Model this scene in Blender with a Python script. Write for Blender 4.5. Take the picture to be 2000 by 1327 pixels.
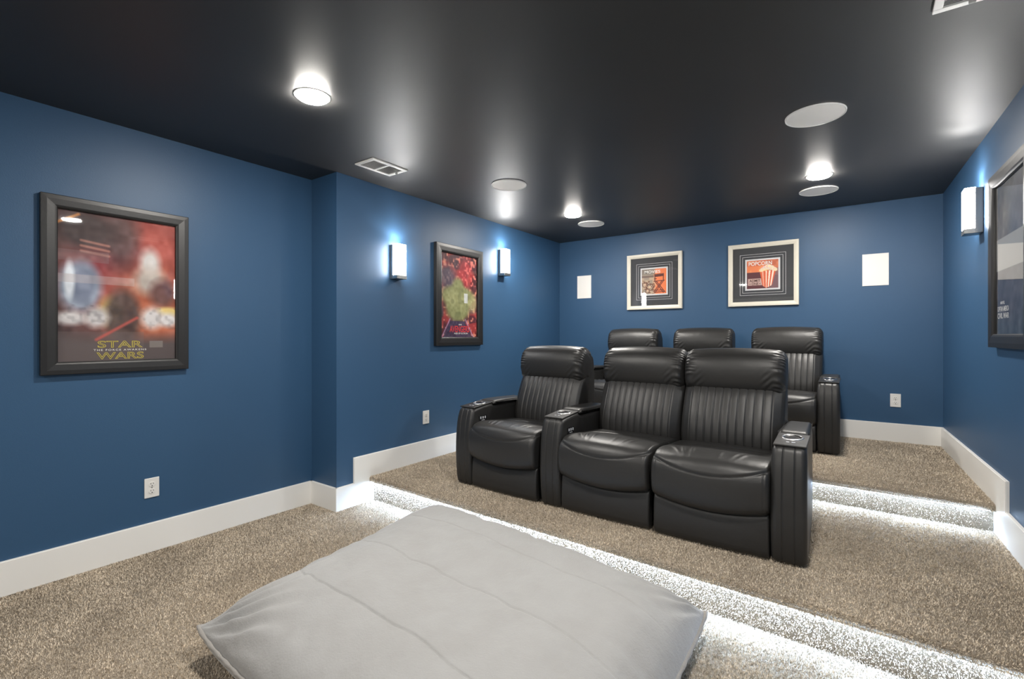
import bpy, bmesh, math, random
import numpy as np
from mathutils import Vector, Matrix
random.seed(7); rng = np.random.default_rng(11)
PI = math.pi
for o in list(bpy.data.objects): bpy.data.objects.remove(o)
S = bpy.context.scene; C = S.collection

# ------------------------------------------------------------ camera, world, exposure
H = 1.30; YAW = math.atan(682/945)
cam = bpy.data.cameras.new('camera'); co = bpy.data.objects.new('camera', cam); C.objects.link(co)
cam.sensor_width = 36; cam.lens = 36*945/2000; cam.shift_y = -6.5/2000; cam.clip_start = .02
co.location = (0, 0, H); co.rotation_euler = (PI/2, 0, YAW)
S.camera = co
w = bpy.data.worlds.new('world'); S.world = w; w.use_nodes = True
w.node_tree.nodes['Background'].inputs[0].default_value = (.6, .7, 1, 1)
w.node_tree.nodes['Background'].inputs[1].default_value = 0.02
S.view_settings.view_transform = 'Standard'; S.view_settings.look = 'None'
S.view_settings.exposure = 0.0; S.view_settings.gamma = 1; S.view_settings.use_curve_mapping = False
CAN_L = 620.0      # radiance of the recessed ceiling lenses
SCONCE_L = 66.0    # radiance of the sconce glass
UPLIGHT = 8.0     # watts thrown up the wall by each sconce, streaked by its bubbled glass
LED_L = 245.0       # radiance of the step light strips

# ------------------------------------------------------------ materials
def lin(c): return tuple(((x/12.92) if x <= .04045 else ((x+.055)/1.055)**2.4) for x in [v/255 for v in c])
def mat(name, col, rough=.5, spec=.5, metal=0, bump=None, vary=None, emit=None, coat=0, sheen=0, attr=None):
    m = bpy.data.materials.new(name); m.use_nodes = True; nt = m.node_tree; N = nt.nodes; L = nt.links
    b = N['Principled BSDF']
    b.inputs['Base Color'].default_value = (*col, 1); b.inputs['Roughness'].default_value = rough
    b.inputs['Specular IOR Level'].default_value = spec; b.inputs['Metallic'].default_value = metal
    b.inputs['Coat Weight'].default_value = coat; b.inputs['Coat Roughness'].default_value = .05
    b.inputs['Sheen Weight'].default_value = sheen; b.inputs['Sheen Roughness'].default_value = .4
    tc = N.new('ShaderNodeTexCoord')
    if vary:    # (scale, amount, second colour)
        n = N.new('ShaderNodeTexNoise'); n.inputs['Scale'].default_value = vary[0]; n.inputs['Detail'].default_value = 4
        L.new(tc.outputs['Object'], n.inputs['Vector'])
        r = N.new('ShaderNodeMapRange'); r.inputs[1].default_value = .38; r.inputs[2].default_value = .62
        r.inputs[4].default_value = vary[1]; L.new(n.outputs['Fac'], r.inputs[0])
        x = N.new('ShaderNodeMix'); x.data_type = 'RGBA'; x.inputs[6].default_value = (*col, 1); x.inputs[7].default_value = (*vary[2], 1)
        L.new(r.outputs[0], x.inputs[0]); L.new(x.outputs[2], b.inputs['Base Color'])
    if bump:    # list of (scale, distance)
        prev = None
        for sc, dist in bump:
            n = N.new('ShaderNodeTexNoise'); n.inputs['Scale'].default_value = sc; n.inputs['Detail'].default_value = 3
            L.new(tc.outputs['Object'], n.inputs['Vector'])
            bp = N.new('ShaderNodeBump'); bp.inputs['Strength'].default_value = 1; bp.inputs['Distance'].default_value = dist
            L.new(n.outputs['Fac'], bp.inputs['Height'])
            if prev: L.new(prev.outputs[0], bp.inputs['Normal'])
            prev = bp
        L.new(prev.outputs[0], b.inputs['Normal'])
    if attr:
        a = N.new('ShaderNodeAttribute'); a.attribute_name = attr; L.new(a.outputs['Color'], b.inputs['Base Color'])
    if emit:
        b.inputs['Emission Color'].default_value = (*emit[0], 1); b.inputs['Emission Strength'].default_value = emit[1]
    return m
M = {}
M['wall'] = mat('blue_wall_paint', (.032, .086, .172), .46, .38, bump=[(260, .00035)])
M['ceiling'] = mat('black_ceiling_paint', (.026, .0255, .025), .48, .75, bump=[(220, .00012)])
M['trim'] = mat('white_trim_paint', (.84, .83, .80), .35, .5)
M['carpet'] = mat('carpet_backing', (.42, .36, .285), .95, .1, vary=(3.0, .6, (.34, .285, .225)), bump=[(300, .004)])
M['pile'] = mat('carpet_pile', (.70, .61, .49), .95, .1, vary=(3.2, .8, (.52, .445, .35)))
_nt = M['pile'].node_tree; _b = _nt.nodes['Principled BSDF']; _src = _b.inputs['Base Color'].links[0].from_socket     # darker and lighter single tufts
_n = _nt.nodes.new('ShaderNodeTexNoise'); _n.inputs['Scale'].default_value = 105; _n.inputs['Detail'].default_value = 2
_nt.links.new(_nt.nodes['Texture Coordinate'].outputs['Object'], _n.inputs['Vector'])
_r = _nt.nodes.new('ShaderNodeMapRange'); _r.inputs[1].default_value = .36; _r.inputs[2].default_value = .60; _r.inputs[3].default_value = .62; _r.inputs[4].default_value = 1.28; _nt.links.new(_n.outputs['Fac'], _r.inputs[0])
_m = _nt.nodes.new('ShaderNodeVectorMath'); _m.operation = 'SCALE'; _nt.links.new(_src, _m.inputs[0]); _nt.links.new(_r.outputs[0], _m.inputs['Scale']); _nt.links.new(_m.outputs[0], _b.inputs['Base Color'])
M['leather'] = mat('black_leather', (.022, .0215, .021), .40, .5, bump=[(420, .0003), (11, .0025)])
M['gap'] = mat('black_fabric', (.006, .006, .006), .9, .2)
M['steel'] = mat('brushed_steel', (.62, .62, .63), .28, .5, 1)
M['nickel'] = mat('brushed_nickel', (.34, .34, .33), .38, .5, 1)
M['cupwell'] = mat('dark_cup_well', (.01, .01, .012), .25, .5)
M['button'] = mat('silver_button', (.7, .72, .76), .3, .5, .2)
M['blackframe'] = mat('black_frame_wood', (.012, .0115, .0115), .40, .5, bump=[(60, .0004)])
M['creamframe'] = mat('cream_frame', (.68, .64, .54), .4, .5)
M['mat_board'] = mat('charcoal_mat_board', (.060, .062, .066), .8, .2)
M['white_line'] = mat('pale_mat_bevel', (.62, .62, .62), .6, .2)
M['print'] = mat('printed_paper', (.5, .5, .5), .55, .3, attr='Col')
M['plastic'] = mat('white_plastic', (.74, .73, .70), .4, .5)
M['grille'] = mat('white_speaker_grille', (.84, .82, .78), .7, .2, bump=[(700, .0008)])
M['slot'] = mat('dark_slot', (.05, .05, .05), .6, .3)
M['ventgap'] = mat('vent_duct_shade', (.26, .26, .25), .8, .2)
M['plush'] = mat('pale_grey_plush', (.355, .354, .349), .92, .15, sheen=.25, bump=[(160, .0014), (25, .003)], vary=(6, .5, (.325, .320, .312)))
M['stitch'] = mat('plush_piping', (.33, .315, .295), .95, .1, bump=[(120, .002)])
M['lens'] = mat('ceiling_light_lens', (.9, .9, .9), .4, .3, emit=((1, .955, .89), CAN_L))
M['led'] = mat('cool_led_strip', (.9, .9, .9), .4, .3, emit=((.52, .71, 1), LED_L))
M['yellow'] = mat('yellow_ink', lin((196, 180, 80)), .5, .3)
M['white_ink'] = mat('white_ink', lin((225, 222, 216)), .5, .3)
M['red_ink'] = mat('red_ink', lin((205, 60, 62)), .5, .3)
M['dark_ink'] = mat('dark_ink', lin((60, 30, 24)), .5, .3)
def glass_mat():
    m = bpy.data.materials.new('picture_glass'); m.use_nodes = True; nt = m.node_tree; N = nt.nodes; L = nt.links
    N.remove(N['Principled BSDF']); g = N.new('ShaderNodeBsdfGlossy'); g.inputs['Roughness'].default_value = .02
    t = N.new('ShaderNodeBsdfTransparent'); f = N.new('ShaderNodeFresnel'); f.inputs[0].default_value = 1.5
    ge = N.new('ShaderNodeNewGeometry'); mm = N.new('ShaderNodeMath'); mm.operation = 'SUBTRACT'; mm.inputs[0].default_value = 1; L.new(ge.outputs['Backfacing'], mm.inputs[1])
    mu = N.new('ShaderNodeMath'); mu.operation = 'MULTIPLY'; L.new(f.outputs[0], mu.inputs[0]); L.new(mm.outputs[0], mu.inputs[1])
    x = N.new('ShaderNodeMixShader'); L.new(mu.outputs[0], x.inputs[0]); L.new(t.outputs[0], x.inputs[1]); L.new(g.outputs[0], x.inputs[2])
    L.new(x.outputs[0], N['Material Output'].inputs[0]); return m
M['glass'] = glass_mat()
def sconce_glass():
    m = bpy.data.materials.new('bubbled_glass'); m.use_nodes = True; nt = m.node_tree; N = nt.nodes; L = nt.links
    b = N['Principled BSDF']; b.inputs['Base Color'].default_value = (.9, .9, .9, 1); b.inputs['Roughness'].default_value = .25
    tc = N.new('ShaderNodeTexCoord'); v = N.new('ShaderNodeTexVoronoi'); v.inputs['Scale'].default_value = 130
    L.new(tc.outputs['Object'], v.inputs['Vector'])
    r = N.new('ShaderNodeMapRange'); r.inputs[1].default_value = .1; r.inputs[2].default_value = .5
    r.inputs[3].default_value = .012*SCONCE_L; r.inputs[4].default_value = SCONCE_L
    L.new(v.outputs['Distance'], r.inputs[0]); L.new(r.outputs[0], b.inputs['Emission Strength'])
    b.inputs['Emission Color'].default_value = (1, .975, .94, 1); return m
M['bubble'] = sconce_glass()

# ------------------------------------------------------------ object helpers
def obj(name, me, m=None, parent=None, smooth=False):
    if isinstance(me, bmesh.types.BMesh):
        bm = me; me = bpy.data.meshes.new(name); bm.to_mesh(me); bm.free()
    o = bpy.data.objects.new(name, me); C.objects.link(o)
    if m is not None and len(me.materials) == 0:
        me.materials.append(M[m] if isinstance(m, str) else m)
    if smooth:
        me.polygons.foreach_set('use_smooth', [True]*len(me.polygons))
    if parent: o.parent = parent
    return o
def thing(name, label, cat, loc=(0, 0, 0), rz=0, group=None):
    o = bpy.data.objects.new(name, None); C.objects.link(o); o.location = loc; o.rotation_euler = (0, 0, rz)
    o.empty_display_size = .05; o['label'] = label; o['category'] = cat
    if group: o['group'] = group
    return o
def dup(root, loc, rz, label, group=None):
    r = root.copy(); C.objects.link(r); r.location = loc; r.rotation_euler = (0, 0, rz); r['label'] = label
    if group: r['group'] = group
    for ch in list(root.children):
        c = ch.copy(); C.objects.link(c); c.parent = r
        for g in list(ch.children):
            d = g.copy(); C.objects.link(d); d.parent = c
    return r
def structure(o, label=None):
    o['kind'] = 'structure'
    if label: o['label'] = label
    return o
def bx(bm, x0, x1, y0, y1, z0, z1, bev=0, seg=2):
    vs = [bm.verts.new(p) for p in ((x0, y0, z0), (x1, y0, z0), (x1, y1, z0), (x0, y1, z0), (x0, y0, z1), (x1, y0, z1), (x1, y1, z1), (x0, y1, z1))]
    fs = [bm.faces.new([vs[i] for i in f]) for f in ((0, 3, 2, 1), (4, 5, 6, 7), (0, 1, 5, 4), (1, 2, 6, 5), (2, 3, 7, 6), (3, 0, 4, 7))]
    if bev > 0:
        es = set(e for f in fs for e in f.edges)
        bmesh.ops.bevel(bm, geom=list(es), offset=bev, segments=seg, affect='EDGES', profile=.5)
    return bm
def box(*a, **k): return bx(bmesh.new(), *a, **k)
def prism(pts, z0, z1):
    bm = bmesh.new(); n = len(pts)
    lo = [bm.verts.new((p[0], p[1], z0)) for p in pts]; hi = [bm.verts.new((p[0], p[1], z1)) for p in pts]
    bm.faces.new(hi); bm.faces.new(lo[::-1])
    for i in range(n): bm.faces.new((lo[i], lo[(i+1) % n], hi[(i+1) % n], hi[i]))
    bmesh.ops.recalc_face_normals(bm, faces=bm.faces); return bm
def lathe(prof, seg=48, bm=None, off=(0, 0, 0)):
    bm = bm or bmesh.new(); rings = []
    for r, z in prof:
        if r < 1e-6: rings.append([bm.verts.new((off[0], off[1], off[2]+z))])
        else: rings.append([bm.verts.new((off[0]+r*math.cos(2*PI*i/seg), off[1]+r*math.sin(2*PI*i/seg), off[2]+z)) for i in range(seg)])
    for a, b in zip(rings, rings[1:]):
        for i in range(seg):
            j = (i+1) % seg
            if len(a) == 1 and len(b) == 1: continue
            if len(a) == 1: bm.faces.new((a[0], b[j], b[i]))
            elif len(b) == 1: bm.faces.new((a[i], a[j], b[0]))
            else: bm.faces.new((a[i], a[j], b[j], b[i]))
    return bm
def grid_mesh(name, P):          # P: (n, m, 3) array -> open grid mesh
    n, m = P.shape[:2]; me = bpy.data.meshes.new(name)
    idx = np.arange(n*m).reshape(n, m)
    q = np.stack([idx[:-1, :-1], idx[1:, :-1], idx[1:, 1:], idx[:-1, 1:]], -1).reshape(-1, 4)
    me.vertices.add(n*m); me.vertices.foreach_set('co', P.reshape(-1).astype(np.float32))
    me.loops.add(q.size); me.loops.foreach_set('vertex_index', q.reshape(-1))
    me.polygons.add(len(q)); me.polygons.foreach_set('loop_start', np.arange(len(q))*4)
    me.update(calc_edges=True); return me

# ---- closed profile swept along x, ends rounded by insetting the profile
def profile(pts, n=120, it=3):
    p = np.array(pts, float)
    for _ in range(it):
        q = np.roll(p, -1, 0); a = .75*p+.25*q; b = .25*p+.75*q
        p = np.stack([a, b], 1).reshape(-1, 2)
    d = np.linalg.norm(np.roll(p, -1, 0)-p, axis=1); s = np.concatenate([[0], np.cumsum(d)])
    pc = np.vstack([p, p[:1]]); t = np.linspace(0, s[-1], n, endpoint=False)
    return np.stack([np.interp(t, s, pc[:, 0]), np.interp(t, s, pc[:, 1])], 1)
def sweep(name, pts, x0, x1, nx=40, r=.02, n=120, it=3, warp=None, m='leather', parent=None, endk=1.0):
    p = profile(pts, n, it)
    tan = np.roll(p, -1, 0)-np.roll(p, 1, 0); tan /= np.linalg.norm(tan, axis=1)[:, None]
    area = .5*np.sum(p[:, 0]*np.roll(p[:, 1], -1)-np.roll(p[:, 0], -1)*p[:, 1])
    nr = np.stack([tan[:, 1], -tan[:, 0]], 1)*(1 if area > 0 else -1)
    ends = r*(1-np.cos(np.linspace(0, PI/2, 9)))
    xs = np.concatenate([x0+ends, np.linspace(x0+r, x1-r, nx)[1:-1], (x1-ends)[::-1]])
    V = []
    for x in xs:
        d = min(x-x0, x1-x); ins = r-math.sqrt(max(0, r*r-(r-min(d, r))**2)); ins *= endk
        q = p-nr*ins
        V.append(np.column_stack([np.full(len(q), x), q[:, 0], q[:, 1]]))
    V = np.array(V); NR = np.zeros_like(V); NR[:, :, 1] = nr[None, :, 0]; NR[:, :, 2] = nr[None, :, 1]
    if warp is not None: V = warp(V, NR)
    bm = bmesh.new(); rows = [[bm.verts.new(v) for v in row] for row in V]
    k = len(p)
    for a, b in zip(rows, rows[1:]):
        for i in range(k): bm.faces.new((a[i], a[(i+1) % k], b[(i+1) % k], b[i]))
    f0 = bm.faces.new(rows[0][::-1]); f1 = bm.faces.new(rows[-1])
    bmesh.ops.recalc_face_normals(bm, faces=bm.faces)
    o = obj(name, bm, m, parent, smooth=True); return o

# ------------------------------------------------------------ the room shell
HC = 2.518; Z1 = .192; Z2 = .357; BB = .176
XR0, XR1 = .750, .567            # right wall at y=0 / y=5.5
def xr(y): return .750+(XR1-.750)*y/5.5 if y > 3.0 else .650+.0*y if False else .750+(XR1-.750)*y/5.5
def xl(y): return -3.150-.05*(y-2.145)/3.355
YB = 5.50; YF = -2.6; YRET = 2.145; XREC = -3.475
def y1(x): return 2.479-.0356*(x+3.146)
def y2(x): return 3.845-.0360*(x+.254)
T = .12
bm = prism([(XREC, YF), (XREC, YRET), (xl(YRET), YRET), (xl(YB), YB), (xl(YB)-T-.33, YB), (XREC-T, YF)], -.05, HC+.02)
structure(obj('wall_left', bm, 'wall'))
structure(obj('wall_back', prism([(-3.65, YB), (xr(YB)+T, YB), (xr(YB)+T, YB+T), (-3.65, YB+T)], -.05, HC+.02), 'wall'))
structure(obj('wall_right', prism([(xr(YF), YF), (xr(YB), YB), (xr(YB)+T, YB), (xr(YF)+T, YF)], -.05, HC+.02), 'wall'))
structure(obj('wall_front', prism([(XREC-T, YF-T), (xr(YF)+T, YF-T), (xr(YF)+T, YF), (XREC-T, YF)], -.05, HC+.02), 'wall'))
structure(obj('ceiling', prism([(XREC-T, YF-T), (xr(YF)+T, YF-T), (xr(YF)+T, YB+T), (XREC-T, YB+T)], HC, HC+.1), 'ceiling'))

# ---- baseboards: polygons in wall elevation, extruded off the wall
def wallboard(name, pts, A, B, th=.016):
    """pts: (s, z) outline along the line A->B; thickness to the left of A->B"""
    A = Vector((*A, 0)); B = Vector((*B, 0)); d = (B-A).normalized(); nn = Vector((-d.y, d.x, 0))
    bm = bmesh.new()
    f = [bm.verts.new(A+d*s+Vector((0, 0, z))) for s, z in pts]; g = [bm.verts.new(A+d*s+nn*th+Vector((0, 0, z))) for s, z in pts]
    n = len(pts); bm.faces.new(f[::-1]); bm.faces.new(g)
    for i in range(n): bm.faces.new((f[i], f[(i+1) % n], g[(i+1) % n], g[i]))
    bmesh.ops.recalc_face_normals(bm, faces=bm.faces)
    es = [e for e in bm.edges if all((v in g) for v in e.verts)]
    bmesh.ops.bevel(bm, geom=es, offset=.003, segments=2, affect='EDGES')
    return structure(obj(name, bm, 'trim'))
def lb(name, A, B, pts): return wallboard(name, pts, A, B)
LA = (XREC, YRET); LB = (XREC, YF); n0 = YRET-YF
lb('baseboard_left', LA, LB, [(0, 0), (n0, 0), (n0, BB), (0, BB)])
lb('baseboard_return', (xl(YRET)+.016, YRET), (XREC, YRET), [(0, 0), (.341, 0), (.341, BB), (0, BB)])
L1 = (xl(YB), YB); L0 = (xl(YRET), YRET-.016); ln = (Vector(L1)-Vector(L0)).length
def sl(y): return (YB-y)/(YB-YRET+.016)*ln
lb('baseboard_side', L1, L0, [(0, Z2-.03), (sl(3.9), Z2-.03), (sl(3.9), Z1-.03), (sl(2.5), Z1-.03), (sl(2.5), 0), (ln, 0), (ln, BB), (sl(2.29), BB),
                              (sl(2.29), Z1+.178), (sl(3.70), Z1+.178), (sl(3.70), Z2+.178), (0, Z2+.178)])
lb('baseboard_back', (xr(YB), YB), (xl(YB), YB), [(0, Z2-.03), (xr(YB)-xl(YB), Z2-.03), (xr(YB)-xl(YB), Z2+.165), (0, Z2+.165)])
R0 = (xr(YF), YF); R1 = (xr(YB), YB); lr = (Vector(R1)-Vector(R0)).length
def sr(y): return (y-YF)/(YB-YF)*lr
lb('baseboard_right', R0, R1, [(0, 0), (sr(2.35), 0), (sr(2.35), Z1-.03), (sr(3.82), Z1-.03), (sr(3.82), Z2-.03), (lr, Z2-.03), (lr, Z2+.165),
                               (sr(3.585), Z2+.178), (sr(3.585), Z1+.180), (sr(2.15), Z1+.178), (sr(2.15), BB), (0, BB)])
lb('baseboard_front', (XREC, YF), (xr(YF), YF), [(0, 0), (xr(YF)-XREC, 0), (xr(YF)-XREC, BB), (0, BB)])

# ---- carpet: slabs plus cut-pile blades joined into the same mesh
def blades(P, Nn, h, wd, lean=.75):
    n = len(P); r = rng.normal(size=(n, 3)); r -= Nn*np.sum(r*Nn, 1)[:, None]; r /= np.linalg.norm(r, axis=1)[:, None]+1e-9
    t = np.cross(Nn, r); l = rng.uniform(.1, lean, n)[:, None]; hh = (h*rng.uniform(.55, 1.15, n))[:, None]
    ww = (wd*rng.uniform(.7, 1.3, n))[:, None]*.5
    return np.stack([P-t*ww, P+t*ww, P+(Nn+r*l)*hh], 1)         # (n,3,3)
def add_tris(o, tris, m='pile'):
    me0 = o.data; nv = len(me0.vertices); co_ = np.empty(nv*3, np.float32); me0.vertices.foreach_get('co', co_)
    faces = [list(p.vertices) for p in me0.polygons]
    nf = len(faces); lt = [len(f) for f in faces]; li = [i for f in faces for i in f]
    k = len(tris)
    V = np.concatenate([co_, tris.reshape(-1).astype(np.float32)])
    LI = np.concatenate([np.array(li, np.int32), np.arange(k*3, dtype=np.int32)+nv])
    LS = np.concatenate([np.concatenate([[0], np.cumsum(lt)[:-1]]), len(li)+np.arange(k)*3]).astype(np.int32)
    me = bpy.data.meshes.new(o.name); me.vertices.add(len(V)//3); me.vertices.foreach_set('co', V)
    me.loops.add(len(LI)); me.loops.foreach_set('vertex_index', LI)
    me.polygons.add(nf+k); me.polygons.foreach_set('loop_start', LS)
    me.materials.append(me0.materials[0]); me.materials.append(M[m])
    me.polygons.foreach_set('material_index', np.concatenate([np.zeros(nf, np.int32), np.ones(k, np.int32)]))
    me.update(calc_edges=True); o.data = me
def rect(n, x0, x1, fy0, fy1, z):
    x = rng.uniform(x0, x1, n); t = rng.uniform(0, 1, n); a = fy0(x); b = fy1(x)
    return np.column_stack([x, a+(b-a)*t, np.full(n, z)]), np.tile([0, 0, 1.], (n, 1))
def tufted(P, N, **k): return blades(P, N, **k)
bm = prism([(XREC-.02, YF-.02), (xr(YF)+.02, YF-.02), (xr(2.6)+.02, 2.6), (XREC-.02, 2.6)], -.06, 0)
fl = structure(obj('floor', bm, 'carpet'))
PH = .011
cst = lambda v: (lambda x: np.full_like(x, v))
P, N_ = rect(520000, XREC+.01, .73, cst(.15), lambda x: np.where(x < -3.15, YRET, y1(x)), 0)
kp = P[:, 0] < xr(0)+(XR1-XR0)*P[:, 1]/5.5-.016; P = P[kp]; N_ = N_[kp]; P[:, 2] -= .002; tr = blades(P, N_, PH, .0042)
P, N_ = rect(60000, XREC+.01, .8, cst(-1.2), cst(.15), 0); tr2 = blades(P, N_, PH, .006)
add_tris(fl, np.concatenate([tr, tr2]))

def platform(name, label, yf, yb, z, zlow, dens, nose=.045, nt=.036):
    """carpeted platform: slab with a bull-nosed front edge and a riser face"""
    xa, xb = -3.16, .70
    prof = [(nose*0, zlow), (0, z-nt), (-nose+nt/2, z-nt)]
    for i in range(1, 8):
        a = -PI/2-PI*i/8; prof.append((-nose+nt/2+math.cos(a)*nt/2, z-nt/2+math.sin(a)*nt/2))
    prof += [(-nose+nt/2, z), (.3, z)]
    bm = bmesh.new(); rows = []
    ends = [(xa if i == 0 else xb) for i in (0, 1)]
    def xe(i, y): return (max(xa, xl(y)-.0) if i == 0 else xr(y))
    for i in (0, 1):
        x = ends[i]; row = []
        for py, pz in prof:
            y = yf(x)+py; row.append(bm.verts.new((xl(y)-.03 if i == 0 else xr(y)+.01, y, pz)))
        ye = yb; row.append(bm.verts.new((xl(ye)-.03 if i == 0 else xr(ye)+.01, ye, z)))
        row.append(bm.verts.new((xl(ye)-.03 if i == 0 else xr(ye)+.01, ye, zlow)))
        rows.append(row)
    k = len(rows[0])
    for j in range(k): bm.faces.new((rows[0][j], rows[0][(j+1) % k], rows[1][(j+1) % k], rows[1][j]))
    bm.faces.new(rows[0][::-1]); bm.faces.new(rows[1])
    bmesh.ops.recalc_face_normals(bm, faces=bm.faces)
    o = structure(obj(name, bm, 'carpet'), label)
    nr_ = nose
    A = (xr(yf(.6))-xl(yf(-3.))); W = A; area_top = W*(yb-yf(-1.2)+nose)
    n = int(area_top*dens)
    P, Nn = rect(n, -3.19, .66, lambda x: yf(x)-nose+nt/2, cst(yb-.02), z-.002)
    keep = P[:, 0] < .750+(XR1-.750)*P[:, 1]/5.5-.014; P = P[keep]; Nn = Nn[keep]; t1 = blades(P, Nn, PH, .0045)
    # nose half cylinder
    n = int(W*PI*nt/2*dens*1.5); x = rng.uniform(-3.16, .655, n); a = -PI/2-PI*rng.uniform(0, 1, n)
    P = np.column_stack([x, yf(x)-nose+nt/2+np.cos(a)*nt/2, z-nt/2+np.sin(a)*nt/2]); Nn = np.column_stack([0*x, np.cos(a), np.sin(a)])
    t2 = blades(P, Nn, PH*1.0, .0045)
    # riser face
    hgt = z-nt-zlow; n = int(W*hgt*dens*1.3); x = rng.uniform(-3.16, .655, n); zz = rng.uniform(zlow, z-nt, n)
    P = np.column_stack([x, yf(x)+.001, zz]); Nn = np.tile([0, -1., 0], (n, 1))
    t3 = blades(P, Nn, PH*.8, .0045)
    add_tris(o, np.concatenate([t1, t2, t3]))
    return o
platform('step_platform', 'lower carpeted platform carrying the front row of seats', y1, y2(-1)+.35, Z1, -.02, 42000)
platform('step_platform', 'upper carpeted platform carrying the rear row against the back wall', y2, YB+.02, Z2, Z1-.03, 30000)

# ------------------------------------------------------------ step light strips
def led(yf, z, label, nt=.036):
    bm = bmesh.new(); xa, xb = -3.14, xr(yf(.6))-.035
    for (x0, x1) in ((xa, xb),):
        for dy0, dy1, z0, z1 in ((-.033, -.024, z-nt-.004, z-nt-.001),):
            q = []
            for x in (x0, x1):
                q.append([bm.verts.new((x, yf(x)+dy, zz)) for dy, zz in ((dy0, z0+.0005), (dy1+.003, z0-.0035), (dy1+.003, z1), (dy0, z1))])
            for i in range(4): bm.faces.new((q[0][i], q[0][(i+1) % 4], q[1][(i+1) % 4], q[1][i]))
            bm.faces.new(q[0]); bm.faces.new(q[1][::-1])
    bmesh.ops.recalc_face_normals(bm, faces=bm.faces)
    o = obj('led_strip_light', bm, 'steel'); o['label'] = label; o['category'] = 'strip light'
    o.data.materials.append(M['led'])
    for p in o.data.polygons:
        if p.normal.z < -.9: p.material_index = 1          # only the diffuser on the underside glows
    return o
led(y1, Z1, 'glowing white light strip under the lower step by the grey floor cushion')
led(y2, Z2, 'glowing white light strip under the upper step in front of the rear seats')

# ------------------------------------------------------------ ceiling fittings
def can_light(x, y, label):
    t = thing('recessed_ceiling_light', label, 'ceiling light', (x, y, HC), 0, 'recessed ceiling lights')
    obj('trim_ring', lathe([(.077, -.001), (.078, -.004), (.086, -.003), (.089, 0)]), 'plastic', t, True)
    obj('lens', lathe([(.077, -.001), (.076, -.008), (.070, -.013), (.055, -.0155), (.03, -.017), (0, -.0175)]), 'lens', t, True)
    return t
can_light(-2.257, 1.397, 'large bright recessed light in the ceiling nearest the camera, above the floor cushion')
can_light(-.258, 4.334, 'bright recessed light in the ceiling beside the speaker over the rightmost rear seat')
can_light(-2.346, 4.296, 'small bright recessed light near the left rear corner, beside the far round speaker')
can_light(-.25, 1.40, 'unseen recessed ceiling light added above the camera position to light the room')  # this and the next two: unseen lights added to brighten the room
can_light(-2.257, -1.45, 'unseen recessed ceiling light added behind the camera on the left to light the room')
can_light(-.25, -1.45, 'unseen recessed ceiling light added behind the camera on the right to light the room')
def speaker(x, y, r, label):
    t = thing('ceiling_speaker', label, 'ceiling speaker', (x, y, HC), 0, 'round ceiling speakers')
    obj('grille', lathe([(r-.006, -.0055), (r*.5, -.006), (0, -.006)], 64), 'grille', t, True)
    obj('rim', lathe([(r-.0055, -.004), (r-.004, -.008), (r, -.007), (r+.001, 0)], 64), 'plastic', t, True)
speaker(-2.298, 3.142, .140, 'round white ceiling speaker between the ceiling vent and the far lights on the left')
speaker(-2.370, 4.745, .140, 'round white ceiling speaker at the left rear, beside the small far light')
speaker(-.206, 3.137, .145, 'largest-looking round white ceiling speaker at upper right, nearest the camera')
speaker(-.290, 4.780, .140, 'round white ceiling speaker right under the bright light at the right rear')
def vent(x0, x1, y0, y1_, label):
    cx, cy = (x0+x1)/2, (y0+y1_)/2; a, b = (x1-x0)/2, (y1_-y0)/2
    t = thing('ceiling_vent', label, 'air vent', (cx, cy, HC), 0, 'white ceiling vents')
    bm = bmesh.new()
    bx(bm, -a, a, -b, -b+.028, -.010, -.0005, .002); bx(bm, -a, a, b-.028, b, -.010, -.0005, .002)
    bx(bm, -a, -a+.028, -b+.028, b-.028, -.010, -.0005, .002); bx(bm, a-.028, a, -b+.028, b-.028, -.010, -.0005, .002)
    bx(bm, -a+.028, a-.028, -.009, .009, -.0095, -.0005, .001)
    obj('frame', bm, 'plastic', t)
    obj('duct_opening', box(-a+.02, a-.02, -b+.02, b-.02, -.0022, -.0006), 'ventgap', t)
    for s in (-1, 1):
        bm = bmesh.new(); n = 12; y0_, y1q = (.009, b-.028) if s > 0 else (-b+.028, -.009)
        for i in range(n):
            yc = y0_+(y1q-y0_)*(i+.5)/n; h = .0056
            v = [bm.verts.new(p) for p in ((-a+.028, yc-h, -.0085), (a-.028, yc-h, -.0085), (a-.028, yc+h, -.0035), (-a+.028, yc+h, -.0035),
                                          (-a+.028, yc-h, -.0075), (a-.028, yc-h, -.0075), (a-.028, yc+h, -.0025), (-a+.028, yc+h, -.0025))]
            for f in ((0, 3, 2, 1), (4, 5, 6, 7), (0, 1, 5, 4), (1, 2, 6, 5), (2, 3, 7, 6), (3, 0, 4, 7)): bm.faces.new([v[k] for k in f])
        obj('louvre', bm, 'plastic', t)
    obj('damper_lever', box(-.004-.0, .016, b-.030, b-.020, -.020, -.009, .002), 'ventgap', t)
vent(-2.893, -2.690, 2.115, 2.425, 'white rectangular ceiling vent near the outside corner of the left wall')
vent(.216, .420, 2.10, 2.402, 'white rectangular ceiling vent cut by the top right edge of the photo')

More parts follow.
